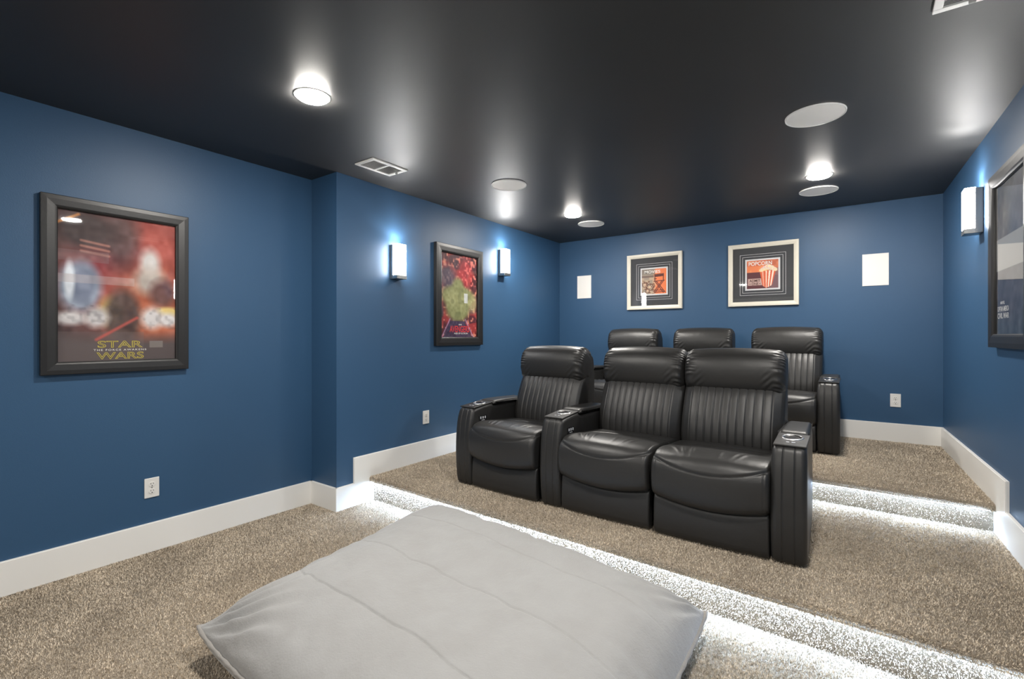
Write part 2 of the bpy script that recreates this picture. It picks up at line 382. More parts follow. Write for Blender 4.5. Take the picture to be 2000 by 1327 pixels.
# ------------------------------------------------------------ wall-mounted things (local x right, local z up, local -y out of the wall)
def outlet(loc, rz, label):
    t = thing('power_outlet', label, 'power outlet', loc, rz, 'white wall outlets')
    obj('cover_plate', box(-.038, .038, -.006, 0, -.059, .059, .003), 'plastic', t)
    for s in (-1, 1):
        bm = bmesh.new(); lathe([(.0165, 0), (.0165, .0018), (.015, .0025), (0, .0025)], 28, bm)
        bmesh.ops.rotate(bm, verts=bm.verts, cent=(0, 0, 0), matrix=Matrix.Rotation(PI/2, 3, 'X'))
        bmesh.ops.translate(bm, verts=bm.verts, vec=(0, -.0058, s*.0205))
        r = obj('receptacle', bm, 'plastic', t, False)
        bm = bmesh.new(); bx(bm, -.0075, -.0050, -.0089, -.0080, s*.0205+.000, s*.0205+.009); bx(bm, .0050, .0075, -.0089, -.0080, s*.0205+.001, s*.0205+.008)
        bx(bm, -.0028, .0028, -.0089, -.0080, s*.0205-.011, s*.0205-.0055)
        obj('slots', bm, 'slot', r)
    bm = lathe([(.0035, 0), (.003, .0012), (0, .0014)], 12); bmesh.ops.rotate(bm, verts=bm.verts, cent=(0, 0, 0), matrix=Matrix.Rotation(PI/2, 3, 'X'))
    bmesh.ops.translate(bm, verts=bm.verts, vec=(0, -.006, 0)); obj('screw', bm, 'nickel', t)
    return t
outlet((XREC, 1.096, .386), PI/2, 'white duplex outlet low on the left wall below the large poster')
outlet((xl(3.06), 3.063, .574), PI/2, 'small white outlet on the left wall behind the front left seat')
outlet((.248, YB, .727), 0, 'white duplex outlet low on the back wall right of the rear seats')

def wall_speaker(loc, w_, h_, label):
    t = thing('wall_speaker', label, 'wall speaker', loc, 0, 'square in-wall speakers on the back wall')
    obj('grille', box(-w_/2+.004, w_/2-.004, -.0065, -.001, -h_/2+.004, h_/2-.004, .001), 'grille', t)
    bm = bmesh.new(); a, b = w_/2, h_/2
    bx(bm, -a, a, -.007, 0, -b, -b+.005); bx(bm, -a, a, -.007, 0, b-.005, b); bx(bm, -a, -a+.005, -.007, 0, -b+.005, b-.005); bx(bm, a-.005, a, -.007, 0, -b+.005, b-.005)
    obj('rim', bm, 'plastic', t)
wall_speaker((-2.840, YB, 1.922), .194, .286, 'white rectangular wall speaker in the left rear corner, left of the framed movie print')
wall_speaker((.1045, YB, 1.905), .193, .290, 'white rectangular wall speaker on the back wall right of the framed popcorn print')

def sconce(loc, rz, label):
    t = thing('wall_sconce', label, 'wall light', loc, rz, 'bubbled glass wall sconces')
    bm = bmesh.new(); bx(bm, -.054, .054, -.006, 0, -.140, .140, .001)
    bx(bm, -.054, -.050, -.036, -.006, -.140, .140, .001); bx(bm, .050, .054, -.036, -.006, -.140, .140, .001)
    obj('back_channel', bm, 'nickel', t)
    obj('glass_block', box(-.050, .050, -.086, -.030, -.112, .146, .006), 'bubble', t)
    obj('bottom_cap', box(-.053, .053, -.088, -.006, -.142, -.112, .002), 'nickel', t)
    bm = bmesh.new()                                    # thin retaining wire round the glass
    bx(bm, -.052, .052, -.0885, -.0865, .108, .1105); bx(bm, -.052, -.0500, -.0885, -.03, .108, .1105); bx(bm, .0500, .052, -.0885, -.03, .108, .1105)
    obj('retaining_wire', bm, 'nickel', t)
    ld = bpy.data.lights.new('uplight', 'SPOT'); ld.energy = UPLIGHT; ld.spot_size = math.radians(150); ld.spot_blend = .5; ld.shadow_soft_size = .05; ld.color = (1, .98, .95)
    ld.use_nodes = True; nt = ld.node_tree; e = nt.nodes['Emission']; tc = nt.nodes.new('ShaderNodeTexCoord'); mp = nt.nodes.new('ShaderNodeMapping')
    mp.inputs['Scale'].default_value = (9, 2.2, 2.2); nz_ = nt.nodes.new('ShaderNodeTexNoise'); nz_.inputs['Scale'].default_value = 1.6; nz_.inputs['Detail'].default_value = 3; nz_.inputs['Distortion'].default_value = .8
    rg = nt.nodes.new('ShaderNodeMapRange'); rg.inputs[1].default_value = .38; rg.inputs[2].default_value = .66; rg.inputs[3].default_value = .25; rg.inputs[4].default_value = 2.0
    nt.links.new(tc.outputs['Normal'], mp.inputs[0]); nt.links.new(mp.outputs[0], nz_.inputs['Vector']); nt.links.new(nz_.outputs['Fac'], rg.inputs[0]); nt.links.new(rg.outputs[0], e.inputs['Strength'])
    lo = bpy.data.objects.new('uplight', ld); C.objects.link(lo); lo.parent = t; lo.location = (0, -.058, .150); lo.rotation_euler = (PI, 0, 0)
    return t
sconce((xl(2.70), 2.705, 1.915), PI/2, 'glowing glass sconce left of the green and red poster on the left wall')
sconce((xl(4.2), 4.205, 2.095), PI/2, 'glowing glass sconce right of the green and red poster, towards the rear corner')
sconce((xr(4.18), 4.18, 2.085), -PI/2, 'glowing glass sconce on the right wall beside the cropped poster')
sconce((xr(2.68), 2.68, 1.915), -PI/2, 'unseen glass sconce added on the right wall nearer the camera, past the cropped poster')  # out-of-view sconce, set by the ceiling glow, added to light the room

# ---- painted prints: colours evaluated on a grid of the sheet
def paint(nu, nv, bg):
    V, U = np.meshgrid(np.linspace(0, 1, nv), np.linspace(0, 1, nu)); img = np.zeros((nu, nv, 3)); img[:] = bg
    return U, V, img
def put(img, mask, col):
    mask = np.clip(mask, 0, 1)[..., None]; img[:] = img*(1-mask)+np.array(col, float)*mask
def ell(U, V, cu, cv, a, b, soft=.06): return np.clip((1-np.sqrt(((U-cu)/a)**2+((V-cv)/b)**2))/soft+.5, 0, 1)
def seg(U, V, a, b, wd, asp=1.0, soft=.35):
    ax, ay, bx_, by = a[0], a[1]*asp, b[0], b[1]*asp; px, py = U-ax, V*asp-ay; dx, dy = bx_-ax, by-ay
    t = np.clip((px*dx+py*dy)/(dx*dx+dy*dy), 0, 1); d = np.hypot(px-t*dx, py-t*dy); return np.clip((1-d/wd)/soft+.5, 0, 1)
def pol(U, V, pts):
    ins = np.zeros(U.shape, bool); n = len(pts)
    for i in range(n):
        (x0, y0), (x1, y1_) = pts[i], pts[(i+1) % n]
        c = ((y0 > V) != (y1_ > V)) & (U < (x1-x0)*(V-y0)/((y1_-y0) if y1_ != y0 else 1e-9)+x0); ins ^= c
    return ins.astype(float)
def smooth_noise(U, V, su, sv, seed):
    r = np.random.default_rng(seed); g = r.uniform(0, 1, (su+2, sv+2)); x = U*su; y = V*sv
    i = x.astype(int); j = y.astype(int); fx = x-i; fy = y-j; fx = fx*fx*(3-2*fx); fy = fy*fy*(3-2*fy)
    return (g[i, j]*(1-fx)+g[i+1, j]*fx)*(1-fy)+(g[i, j+1]*(1-fx)+g[i+1, j+1]*fx)*fy
def sheet(name, img, w_, h_, depth, parent):
    nu, nv = img.shape[:2]; X = np.linspace(-w_/2, w_/2, nu); Z = np.linspace(h_/2, -h_/2, nv)
    P = np.zeros((nu, nv, 3)); P[:, :, 0] = X[:, None]; P[:, :, 2] = Z[None, :]; P[:, :, 1] = depth
    me = grid_mesh(name, P); a = me.color_attributes.new('Col', 'FLOAT_COLOR', 'POINT')
    s = np.clip(img/255, 0, 1); l = np.where(s <= .04045, s/12.92, ((s+.055)/1.055)**2.4)
    a.data.foreach_set('color', np.concatenate([l, np.ones((nu, nv, 1))], 2).reshape(-1).astype(np.float32))
    # paper thickness: a thin backing card
    o = obj(name, me, 'print', parent); return o
def frame(name, w_, h_, fw, th, parent, m, prof=None):
    """mitred frame, outer size w x h"""
    prof = prof or [(0, 0), (0, -th*.92), (.003, -th), (fw*.35, -th*1.03), (fw*.80, -th*.96), (fw-.006, -th*.88), (fw, -th*.72), (fw, 0)]
    bm = bmesh.new(); R = []
    for d, y in prof:
        a, b = w_/2-d, h_/2-d; R.append([bm.verts.new(p) for p in ((-a, y, -b), (a, y, -b), (a, y, b), (-a, y, b))])
    k = len(R)
    for i in range(k):
        A, B = R[i], R[(i+1) % k]
        for j in range(4): bm.faces.new((A[j], A[(j+1) % 4], B[(j+1) % 4], B[j]))
    bmesh.ops.recalc_face_normals(bm, faces=bm.faces); return obj(name, bm, m, parent)
def text(name, body, w_, h_, x, z, y, parent, m, outline=0, bold=0.0, space=1.0):
    cu = bpy.data.curves.new('txt', 'FONT'); cu.body = body; cu.align_x = 'CENTER'; cu.align_y = 'CENTER'; cu.size = 1; cu.space_character = space
    cu.resolution_u = 4
    if outline: cu.fill_mode = 'NONE'; cu.bevel_depth = outline; cu.bevel_resolution = 1
    elif bold: cu.offset = bold; cu.extrude = .004
    else: cu.extrude = .004
    o = bpy.data.objects.new('txt', cu); C.objects.link(o); bpy.context.view_layer.update()
    me = bpy.data.meshes.new_from_object(o.evaluated_get(bpy.context.evaluated_depsgraph_get()))
    bpy.data.objects.remove(o)
    n = len(me.vertices); c = np.empty(n*3, np.float32); me.vertices.foreach_get('co', c); c = c.reshape(-1, 3)
    lo, hi = c.min(0), c.max(0); sx = w_/(hi[0]-lo[0]); sz = h_/(hi[1]-lo[1])
    out = np.column_stack([x+(c[:, 0]-(lo[0]+hi[0])/2)*sx, y-(c[:, 2])*.02*sz*5, z+(c[:, 1]-(lo[1]+hi[1])/2)*sz])
    me.vertices.foreach_set('co', out.reshape(-1).astype(np.float32)); me.update(); me.materials.clear()
    return obj(name, me, m, parent)

# poster 1: red and black abstract film poster, left wall
t = thing('framed_poster', 'black framed red and grey film poster with yellow outlined title on the left wall', 'picture', (XREC, .9425, 1.572), PI/2)
frame('frame', .680, .955, .068, .034, t, 'blackframe')
PW, PHh = .546, .821
U, V, im = paint(170, 250, (70, 58, 56)); A_ = PHh/PW  # palette lightened and greyed to carry the milky reflections on the glass
nz = smooth_noise(U, V, 7, 9, 3); nz2 = smooth_noise(U, V, 22, 30, 5)
put(im, ell(U, V, .85, .30, .75, .60, .9), (150, 66, 56)); put(im, ell(U, V, .45, .42, .35, .25, .9), (136, 56, 60))
put(im, ell(U, V, .78, .62, .40, .30, .8), (172, 96, 68)); put(im, ell(U, V, .22, .12, .25, .14, .8)*.9, (64, 56, 56))
put(im, ell(U, V, .5, .14, .16, .2, .9)*.8, (74, 60, 60))
for k in range(3): put(im, seg(U, V, (.18, .19+.035*k), (.40, .21+.035*k), .012, A_, 1)*.6, (196, 136, 118))
put(im, seg(U, V, (.0, .09), (.16, .02), .012, A_, 1.2)*.8, (214, 140, 70))
ring = ell(U, V, .82, .165, .15, .11, .5); put(im, ring*.45, (196, 104, 92))
put(im, ell(U, V, .17, .50, .17, .17, .5), (150, 160, 176)); put(im, ell(U, V, .20, .48, .10, .14, .7), (120, 128, 148)); put(im, ell(U, V, .09, .46, .04, .12, .7), (210, 216, 224))
put(im, (V > .42)*(V < .475)*(U < .62)*.45, (176, 164, 164)); put(im, (V > .26)*(V < .33)*(U < .40)*.40, (128, 112, 112))
put(im, ell(U, V, .76, .30, .09, .10, .9), (204, 200, 198)); put(im, ell(U, V, .76, .43, .14, .10, .9), (184, 174, 166)); put(im, ell(U, V, .88, .52, .12, .10, .8), (90, 56, 50))
put(im, ell(U, V, .42, .66, .10, .10, .7), (196, 164, 100)); put(im, ell(U, V, .93, .65, .12, .035, .7), (206, 180, 110))
put(im, ell(U, V, .52, .70, .15, .20, .5)*.9, (78, 64, 60))
for u, a, b in ((.10, .12, .045), (.30, .10, .07), (.78, .10, .075), (.93, .10, .05)): put(im, ell(U, V, u, .73-b*.4, a, b, .8), (200, 196, 196))
n4 = smooth_noise(U, V, 34, 48, 9); put(im, np.clip((n4-.5)*3, 0, 1)*.22*(V > .62)*(V < .80), (70, 66, 72))
im += (nz[..., None]-.5)*30+(nz2[..., None]-.5)*22
put(im, np.clip((V-.79)/.10, 0, 1), (86, 76, 75)); put(im, (V > .80)*(U < .70)*.35, (110, 98, 96))
put(im, seg(U, V, (.30, .855), (.64, .700), .014, A_, 1.4)*.7, (206, 90, 80))
put(im, (U > .755)*(U < .88)*(V > .865)*(V < .915), (120, 112, 108))
sheet('print', im, PW, PHh, -.012, t)
text('title_text', 'STAR', .21, .040, .0, -.318, -.013, t, 'yellow', outline=.022)
text('title_text', 'WARS', .22, .040, .0, -.383, -.013, t, 'yellow', outline=.022)
text('subtitle_text', 'THE FORCE AWAKENS', .245, .010, .0, -.350, -.013, t, 'white_ink', bold=.01, space=1.3)
obj('glass_pane', box(-.275, .275, -.0185, -.0165, -.412, .412), 'glass', t)

# poster 2: green and red abstract film poster between the sconces
pc = (xl(3.505), 3.505, 1.687)
t = thing('framed_poster', 'black framed green and red film poster between the two sconces on the left wall', 'picture', pc, PI/2+math.atan(.05/3.355))
frame('frame', .680, .950, .078, .036, t, 'blackframe')
PW, PHh = .526, .800
U, V, im = paint(150, 230, (86, 36, 44)); A_ = PHh/PW
n1 = smooth_noise(U, V, 10, 14, 21); n2 = smooth_noise(U, V, 24, 34, 22); n3 = smooth_noise(U, V, 5, 7, 23)
put(im, np.clip((n1-.45)*5, 0, 1)*.8, (176, 62, 58)); put(im, np.clip((n2-.62)*6, 0, 1)*.8, (222, 140, 110)); put(im, np.clip((n3-.6)*5, 0, 1)*.7*(U < .5), (62, 54, 66))
put(im, ell(U, V, .66, .24, .20, .20, .5)*.75, (178, 50, 54)); put(im, ell(U, V, .18, .30, .22, .14, .7)*.8, (92, 84, 98)); put(im, np.clip((n2-.55)*5, 0, 1)*.6*ell(U, V, .7, .25, .3, .25, .5), (224, 110, 104))
G1, G2, G3 = (138, 140, 92), (104, 108, 68), (174, 172, 122)
put(im, ell(U, V, .46, .62, .34, .19, .35), G1); put(im, ell(U, V, .46, .50, .46, .13, .35), G1); put(im, ell(U, V, .46, .40, .16, .12, .5), G1)
put(im, ell(U, V, .88, .58, .12, .10, .7)*.8, G3); put(im, ell(U, V, .30, .54, .18, .09, .9)*.6, G3); put(im, ell(U, V, .60, .56, .14, .10, .9)*.5, G3)
put(im, np.clip((n1-.55)*5, 0, 1)*.45*ell(U, V, .46, .58, .42, .20, .4), G2)
put(im, pol(U, V, [(.05, 1), (.24, .80), (.64, .80), (.86, 1)]), (66, 52, 76)); put(im, seg(U, V, (.24, .78), (.02, 1), .012, A_, 1)*.8, (176, 150, 190)); put(im, seg(U, V, (.66, .78), (.90, 1), .012, A_, 1)*.8, (176, 150, 190))
put(im, (U > .63)*(U < .73)*(V > .46)*(V < .58)*.9, (206, 208, 210))
im += (n2[..., None]-.5)*26
sheet('print', im, PW, PHh, -.014, t)
text('maker_text', 'MARVEL', .045, .014, .01, -.275, -.015, t, 'white_ink', bold=.02)
text('title_text', 'AVENGERS', .285, .062, .0, -.318, -.015, t, 'red_ink', bold=.02)
text('subtitle_text', 'AGE OF ULTRON', .200, .015, .02, -.360, -.015, t, 'white_ink', bold=.02)
obj('glass_pane', box(-.264, .264, -.0205, -.0185, -.401, .401), 'glass', t)

# poster 3: dark poster on the right wall, cropped by the frame of the photo
ang = -PI/2-math.atan((xr(0)-xr(5.5))/5.5)*-1
t = thing('framed_poster', 'dark grey film poster in a black frame on the right wall', 'picture', (xr(3.49), 3.49, 1.715), -PI/2+math.atan((XR0-XR1)/5.5))
frame('frame', .690, .955, .074, .036, t, 'blackframe')
PW, PHh = .545, .812
U, V, im = paint(120, 180, (62, 66, 72)); n1 = smooth_noise(U, V, 8, 11, 31); n2 = smooth_noise(U, V, 20, 28, 32)
put(im, ell(U, V, .22, .28, .22, .20, .8)*.8, (104, 94, 84)); put(im, ell(U, V, .75, .25, .25, .3, .6)*.8, (50, 54, 70)); put(im, ell(U, V, .45, .70, .5, .2, .7)*.6, (54, 44, 52))
im += (n1[..., None]-.5)*40+(n2[..., None]-.5)*24
put(im, (V > .36)*(V < .575), (150, 150, 148))  # pale band: a reflection on the glass, painted into the print
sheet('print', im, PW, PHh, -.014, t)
text('maker_text', 'MARVEL', .08, .016, -.150, -.235, -.015, t, 'white_ink', bold=.02)
text('title_text', 'CAPTAIN AMERICA', .21, .028, -.140, -.268, -.015, t, 'white_ink', bold=.02)
text('title_text', 'CIVIL WAR', .21, .030, -.140, -.305, -.015, t, 'white_ink', bold=.02)
obj('glass_pane', box(-.274, .274, -.0205, -.0185, -.408, .408), 'glass', t)

# small square prints on the back wall
def small_print(x, z, label, im, words, w_=.645, h_=.645):
    t = thing('framed_print', label, 'picture', (x, YB, z), 0, 'cream framed prints over the rear seats')
    frame('frame', w_, h_, .045, .030, t, 'creamframe', [(0, 0), (0, -.026), (.003, -.030), (.020, -.030), (.040, -.024), (.045, -.020), (.045, 0)])
    obj('mat_board', box(-.28, .28, -.012, -.009, -.28, .28), 'mat_board', t)
    bm = bmesh.new()
    for s in (.210, .186):
        for a in ((-s, s, -s, -s+.003), (-s, s, s-.003, s), (-s, -s+.003, -s, s), (s-.003, s, -s, s)): bx(bm, a[0], a[1], -.0132, -.012, a[2], a[3])
    obj('mat_lines', bm, 'white_line', t)
    obj('inner_mat', box(-.160, .160, -.0130, -.0118, -.160, .160), 'white_line', t)
    sheet('print', im, .288, .288, -.0136, t)
    for a in words: text(a[0], a[1], a[2], a[3], a[4], a[5], -.0140, t, a[6], bold=a[7])
    obj('glass_pane', box(-.281, .281, -.0175, -.0160, -.281, .281), 'glass', t)
U, V, im = paint(150, 150, (150, 136, 120)); n1 = smooth_noise(U, V, 8, 8, 41); n2 = smooth_noise(U, V, 20, 20, 42)
put(im, np.clip((U-.45)/.12, 0, 1), (226, 122, 72)); put(im, np.clip((n1-.4)*4, 0, 1)*(U < .6)*.6*(V > .3), (200, 170, 140)); put(im, (V < .22)*(U < .55)*.7, (120, 112, 104))
put(im, (V > .26)*(V < .34)*(U < .5)*.8, (104, 84, 76)); put(im, (np.clip((n2-.55)*6, 0, 1))*(U < .55)*(V > .45)*.7, (96, 56, 42))
for cu, cv, r in ((.14, .62, .12), (.34, .72, .14), (.24, .86, .10)):
    put(im, (ell(U, V, cu, cv, r, r, .05)-ell(U, V, cu, cv, r*.8, r*.8, .05))*.9, (92, 50, 38)); put(im, ell(U, V, cu, cv, r*.3, r*.3, .2), (214, 180, 150))
D = (92, 40, 30); put(im, pol(U, V, [(.52, .22), (.90, .20), (.90, .31), (.52, .33)]), D)
for a, b in (((.54, .3), (.54, .50)), ((.88, .3), (.88, .50)), ((.50, .50), (.92, .48)), ((.52, .40), (.60, .40)), ((.54, .5), (.88, .96)), ((.88, .5), (.54, .96)), ((.60, .5), (.94, .94)), ((.82, .5), (.50, .92)), ((.52, .94), (.94, .92)), ((.58, .86), (.86, .86))):
    put(im, seg(U, V, a, b, .016, 1, .6), D)
small_print(-1.940, 1.933, 'cream framed square print of a folding director chair, left one of the pair', im,
            [('title_text', 'MOVIES', .185, .034, -.018, .112, 'white_ink', .015)])
U, V, im = paint(150, 150, (92, 54, 58)); n1 = smooth_noise(U, V, 8, 8, 51); n2 = smooth_noise(U, V, 30, 30, 52)
put(im, (V < .42)*1.0, (222, 128, 84)); put(im, (V < .20)*(.6), (188, 92, 70)); put(im, (U > .62)*(V < .55)*.6, (176, 96, 72)); put(im, (U > .70)*(V > .3)*.7, (128, 104, 108))
put(im, np.clip((n1-.5)*4, 0, 1)*(V < .42)*.35, (240, 170, 120))
put(im, (U > .04)*(U < .52)*(V > .64)*(V < .88), (186, 156, 148))
cone = pol(U, V, [(.42, .40), (.93, .36), (.80, .90), (.62, .99), (.50, .90)])
put(im, cone, (238, 214, 196))
for i in range(9):
    if i % 2 == 0:
        u0, u1 = .42+.51*i/9, .42+.51*(i+1)/9; l0, l1 = .50+.30*i/9, .50+.30*(i+1)/9
        put(im, pol(U, V, [(u0, .36), (u1, .36), (l1, .99), (l0, .99)])*cone, (206, 92, 58))
put(im, pol(U, V, [(.42, .40), (.62, .40), (.62, .99), (.50, .90)])*.45, (206, 92, 58))
for k in range(30):
    a = k/29; put(im, ell(U, V, .46+.45*a, .36-.14*math.sin(PI*a)*(.4+.6*((k*7) % 5)/4), .06, .055, .4), (240-(k*13) % 30, 220-(k*17) % 40, 150+(k*11) % 50))
small_print(-.816, 1.931, 'cream framed square print of a striped popcorn box, right one of the pair', im,
            [('title_text', 'POPCORN', .215, .040, -.020, .112, 'white_ink', .015), ('ticket_text', 'ADMIT', .10, .026, -.070, -.062, 'dark_ink', .015), ('ticket_text', '• ONE •', .10, .026, -.068, -.094, 'dark_ink', .015)])

# ------------------------------------------------------------ unseen white bounce screen, added behind the camera to brighten the room
t = thing('added_bounce_screen', 'unseen white bounce screen in a black border, added on the wall behind the camera', 'bounce screen', (-1.35, YF, 1.35), PI)
frame('frame', 3.3, 1.95, .06, .03, t, 'blackframe')
obj('bounce_fabric', box(-1.60, 1.60, -.018, -.012, -.925, .925), 'plastic', t)
# ------------------------------------------------------------ recliners
HW = .293
def u_(V): return np.clip(V[:, :, 0]/HW, -1, 1)
def seat_warp(V, NR):
    u = u_(V); y, z = V[:, :, 1].copy(), V[:, :, 2].copy(); q = 1-u**2
    front = np.clip((.16-y)/.16, 0, 1); low = np.clip((.36-z)/.10, 0, 1)
    V = V.copy(); V[:, :, 1] -= .022*q*front; V[:, :, 2] -= .032*q*low*front
    top = np.clip((z-.40)/.05, 0, 1); V[:, :, 2] += .012*q*top
    zs = .447-.056*q; d = V[:, :, 2]-zs; g = np.exp(-(d/.0035)**2)*(y < .12)          # crescent seam
    V[:, :, :] -= NR*(g*.0045)[..., None]
    V[:, :, :] += NR*((np.clip(d/.012, 0, 1)*(1-np.clip((y-.1)/.1, 0, 1)))*.006)[..., None]
    gs = np.exp(-((np.abs(V[:, :, 0])-(HW-.022))/.003)**2)*.003; V -= NR*gs[..., None]   # side seams
    x = V[:, :, 0]; wr = np.zeros_like(x)                                             # creases
    for cx_, cy_, an, a in ((-.15, .10, 1.9, .006), (-.10, .11, 1.75, .006), (-.19, .09, 2.2, .005), (.13, .12, 1.3, .005), (.17, .12, 1.2, .005), (.05, .10, 1.6, .003)):
        ca, sa = math.cos(an), math.sin(an); p_ = (x-cx_)*sa-(y-cy_)*ca; l_ = (x-cx_)*ca+(y-cy_)*sa
        wr += a*np.exp(-(p_/.010)**2-(l_/.06)**2)*(z > .42)
    yb_ = np.exp(-((y-.30-.03*u)/.006)**2)*(z > .42)*.005
    V += NR*(wr-yb_)[..., None]
    return V
def back_warp(V, NR):
    x = V[:, :, 0]; u = u_(V); q = 1-u**2; V = V.copy(); fr = (NR[:, :, 1] < -.2)
    g = np.zeros_like(x)
    for i in range(11):
        xc = -.232+.0464*i; g += np.exp(-((x-xc)/.0030)**2)
    cell = np.abs(np.sin((x+.232)/.0464*PI))**.8*(np.abs(x) < .232)
    V -= NR*((g*.0050*fr))[..., None]; V += NR*(cell*.0018*fr)[..., None]
    bol = np.clip((np.abs(x)-.232)/.05, 0, 1); V[:, :, 1] += bol*.03*fr
    V[:, :, 1] -= .018*q*fr
    return V
def head_warp(V, NR):
    x, y, z = V[:, :, 0], V[:, :, 1], V[:, :, 2]; u = u_(V); q = 1-u**2; V = V.copy()
    V += NR*(.012*q)[..., None]
    e = np.exp(-((HW-.02-np.abs(x))/.035)**2)                                        # gathers at the ends
    V += NR*(e*.0035*np.sin(z*210+y*160+3*np.sin(z*37+x*9)))[..., None]
    V[:, :, 2] -= .010*np.abs(u)**6*(z > .98)
    e2 = np.exp(-((np.abs(x)-.20)/.03)**2-((z-.83)/.05)**2); V += NR*(e2*.002*np.sin((z-x*.9)*150))[..., None]
    return V
def arm_warp(V, NR):
    x = V[:, :, 0]; V = V.copy(); hw = .0775; xc = ARMX
    g = np.exp(-((np.abs(x-xc)-.026)/.0022)**2)*(V[:, :, 1] < .16)
    V -= NR*(g*.0045)[..., None]
    zz = V[:, :, 2]; k = np.clip((zz-.50)/.08, 0, 1)
    V[:, :, 0] = xc+(x-xc)*(1-.06*k)-tap(V)
    return V
ARMX = 0; TAPER = 0
def tap(V): return TAPER*np.clip(V[:, :, 1], 0, 1)*np.clip((V[:, :, 0]-ARMX)/.0785, 0, 1)
def arm(parent, xc, side):
    """side: +1 seat is on +x of this arm; -1 seat on -x"""
    global ARMX, TAPER
    ARMX = xc; hw = .0785; TAPER = 0 if side else .046
    body = sweep('armrest', [(.022, .004), (-.002, .03), (-.014, .16), (-.018, .30), (-.006, .45), (.018, .545), (.040, .572), (.14, .586), (.25, .596), (.262, .575), (.30, .570),
                     (.60, .570), (.86, .562), (.875, .45), (.87, .12), (.86, .004), (.4, .004)], xc-hw, xc+hw, 46, .028, 260, 2, arm_warp, parent=parent)
    # cup holder console, following the slope of the arm
    s = .0715; th = math.atan(.020/.20)
    bm = bx(bmesh.new(), -s, s, -.108, .104, -.006, .003, .0025)
    bmesh.ops.rotate(bm, verts=bm.verts, cent=(0, 0, 0), matrix=Matrix.Rotation(th, 3, 'X')); bmesh.ops.translate(bm, verts=bm.verts, vec=(xc, .146, .586))
    pl = obj('cup_holder_console', bm, 'leather', parent)
    def place(bm, dx, dy, dz):
        bmesh.ops.translate(bm, verts=bm.verts, vec=(dx, dy, dz)); bmesh.ops.rotate(bm, verts=bm.verts, cent=(0, 0, 0), matrix=Matrix.Rotation(th, 3, 'X'))
        bmesh.ops.translate(bm, verts=bm.verts, vec=(xc, .146, .586)); return bm
    obj('cup_ring', place(lathe([(.040, .002), (.041, .0065), (.045, .0075), (.049, .0055), (.050, .002)], 40), 0, .030, 0), 'steel', pl, True)
    obj('cup_well', place(lathe([(.0405, .0058), (.039, .0042), (.030, .0036), (0, .0036)], 40), 0, .030, 0), 'cupwell', pl, True)
    obj('touch_buttons', place(bx(bx(bmesh.new(), -.020, -.006, -.062, -.054, .003, .0046, .0006), .004, .020, -.060, -.053, .003, .0046, .0006), 0, 0, 0), 'button', pl)
    # padded lid behind the cup holder
    sweep('arm_pad', [(.262, .572), (.254, .588), (.266, .603), (.30, .611), (.50, .609), (.70, .600), (.74, .585), (.72, .570), (.45, .568)],
          xc-hw-.001, xc+hw+.001, 22, .026, 110, 2, lambda V, NR: np.dstack([V[:, :, 0]-tap(V), V[:, :, 1], V[:, :, 2]]), parent=parent)
    # control buttons on the inner face
    if side:
        xf = xc+side*hw
        bm = bx(bmesh.new(), min(xf-.001*side, xf+.002*side), max(xf-.001*side, xf+.002*side), .085, .170, .468, .510, .0005)
        cp = obj('control_panel', bm, 'cupwell', parent)
        for k in range(3):
            yk = .103+.025*k; b2 = bx(bmesh.new(), min(xf+.002*side, xf+.0045*side), max(xf+.002*side, xf+.0045*side), yk-.006, yk+.006, .486, .503, .001)
            obj('control_button', b2, 'button', cp)
        obj('control_button', bx(bmesh.new(), min(xf+.002*side, xf+.0035*side), max(xf+.002*side, xf+.0035*side), .112, .146, .474, .478, .0005), 'button', cp)
AW = .157
def recliner(label, loc, rz, cat='recliner', arms=(), group=None):
    t = thing('theater_recliner', label, 'recliner', loc, rz, group)
    sweep('footrest_panel', [(.000, .012), (-.002, .10), (.002, .19), (.012, .232), (.05, .235), (.06, .20), (.06, .02), (.05, .01)], -HW+.004, HW-.004, 40, .012, 90, 2,
          lambda V, NR: np.dstack([V[:, :, 0], V[:, :, 1]-.008*(1-u_(V)**2), V[:, :, 2]-.034*(1-u_(V)**2)*np.clip((V[:, :, 2]-.12)/.1, 0, 1)]), parent=t)
    obj('seat_base', box(-HW+.015, HW-.015, .055, .80, .03, .30, .01), 'gap', t)
    sweep('seat_cushion', [(-.012, .232), (-.040, .27), (-.046, .35), (-.036, .42), (.02, .462), (.12, .472), (.30, .458), (.53, .446), (.57, .38), (.54, .26), (.3, .215), (.06, .212)],
          -HW, HW, 100, .024, 300, 3, seat_warp, parent=t)
    sweep('backrest', [(.50, .40), (.480, .47), (.492, .56), (.535, .67), (.590, .78), (.66, .84), (.74, .80), (.72, .60), (.66, .40), (.58, .36)],
          -HW, HW, 200, .022, 200, 3, back_warp, parent=t)
    sweep('headrest', [(.63, .752), (.588, .785), (.572, .86), (.580, .94), (.625, 1.008), (.70, 1.026), (.765, 1.0), (.785, .90), (.76, .78), (.70, .74)],
          -HW, HW, 130, .045, 200, 3, head_warp, parent=t)
    sweep('back_shell', [(.60, .03), (.64, .5), (.70, .90), (.74, .96), (.79, .96), (.82, .90), (.83, .5), (.82, .03)], -HW+.014, HW-.014, 14, .012, 110, 2, parent=t)
    for xc, side in arms: arm(t, xc, side)
    return t
FR = -.030                                # direction of the front row
def row(p0, ang, s): return (p0[0]+math.cos(ang)*s, p0[1]+math.sin(ang)*s)
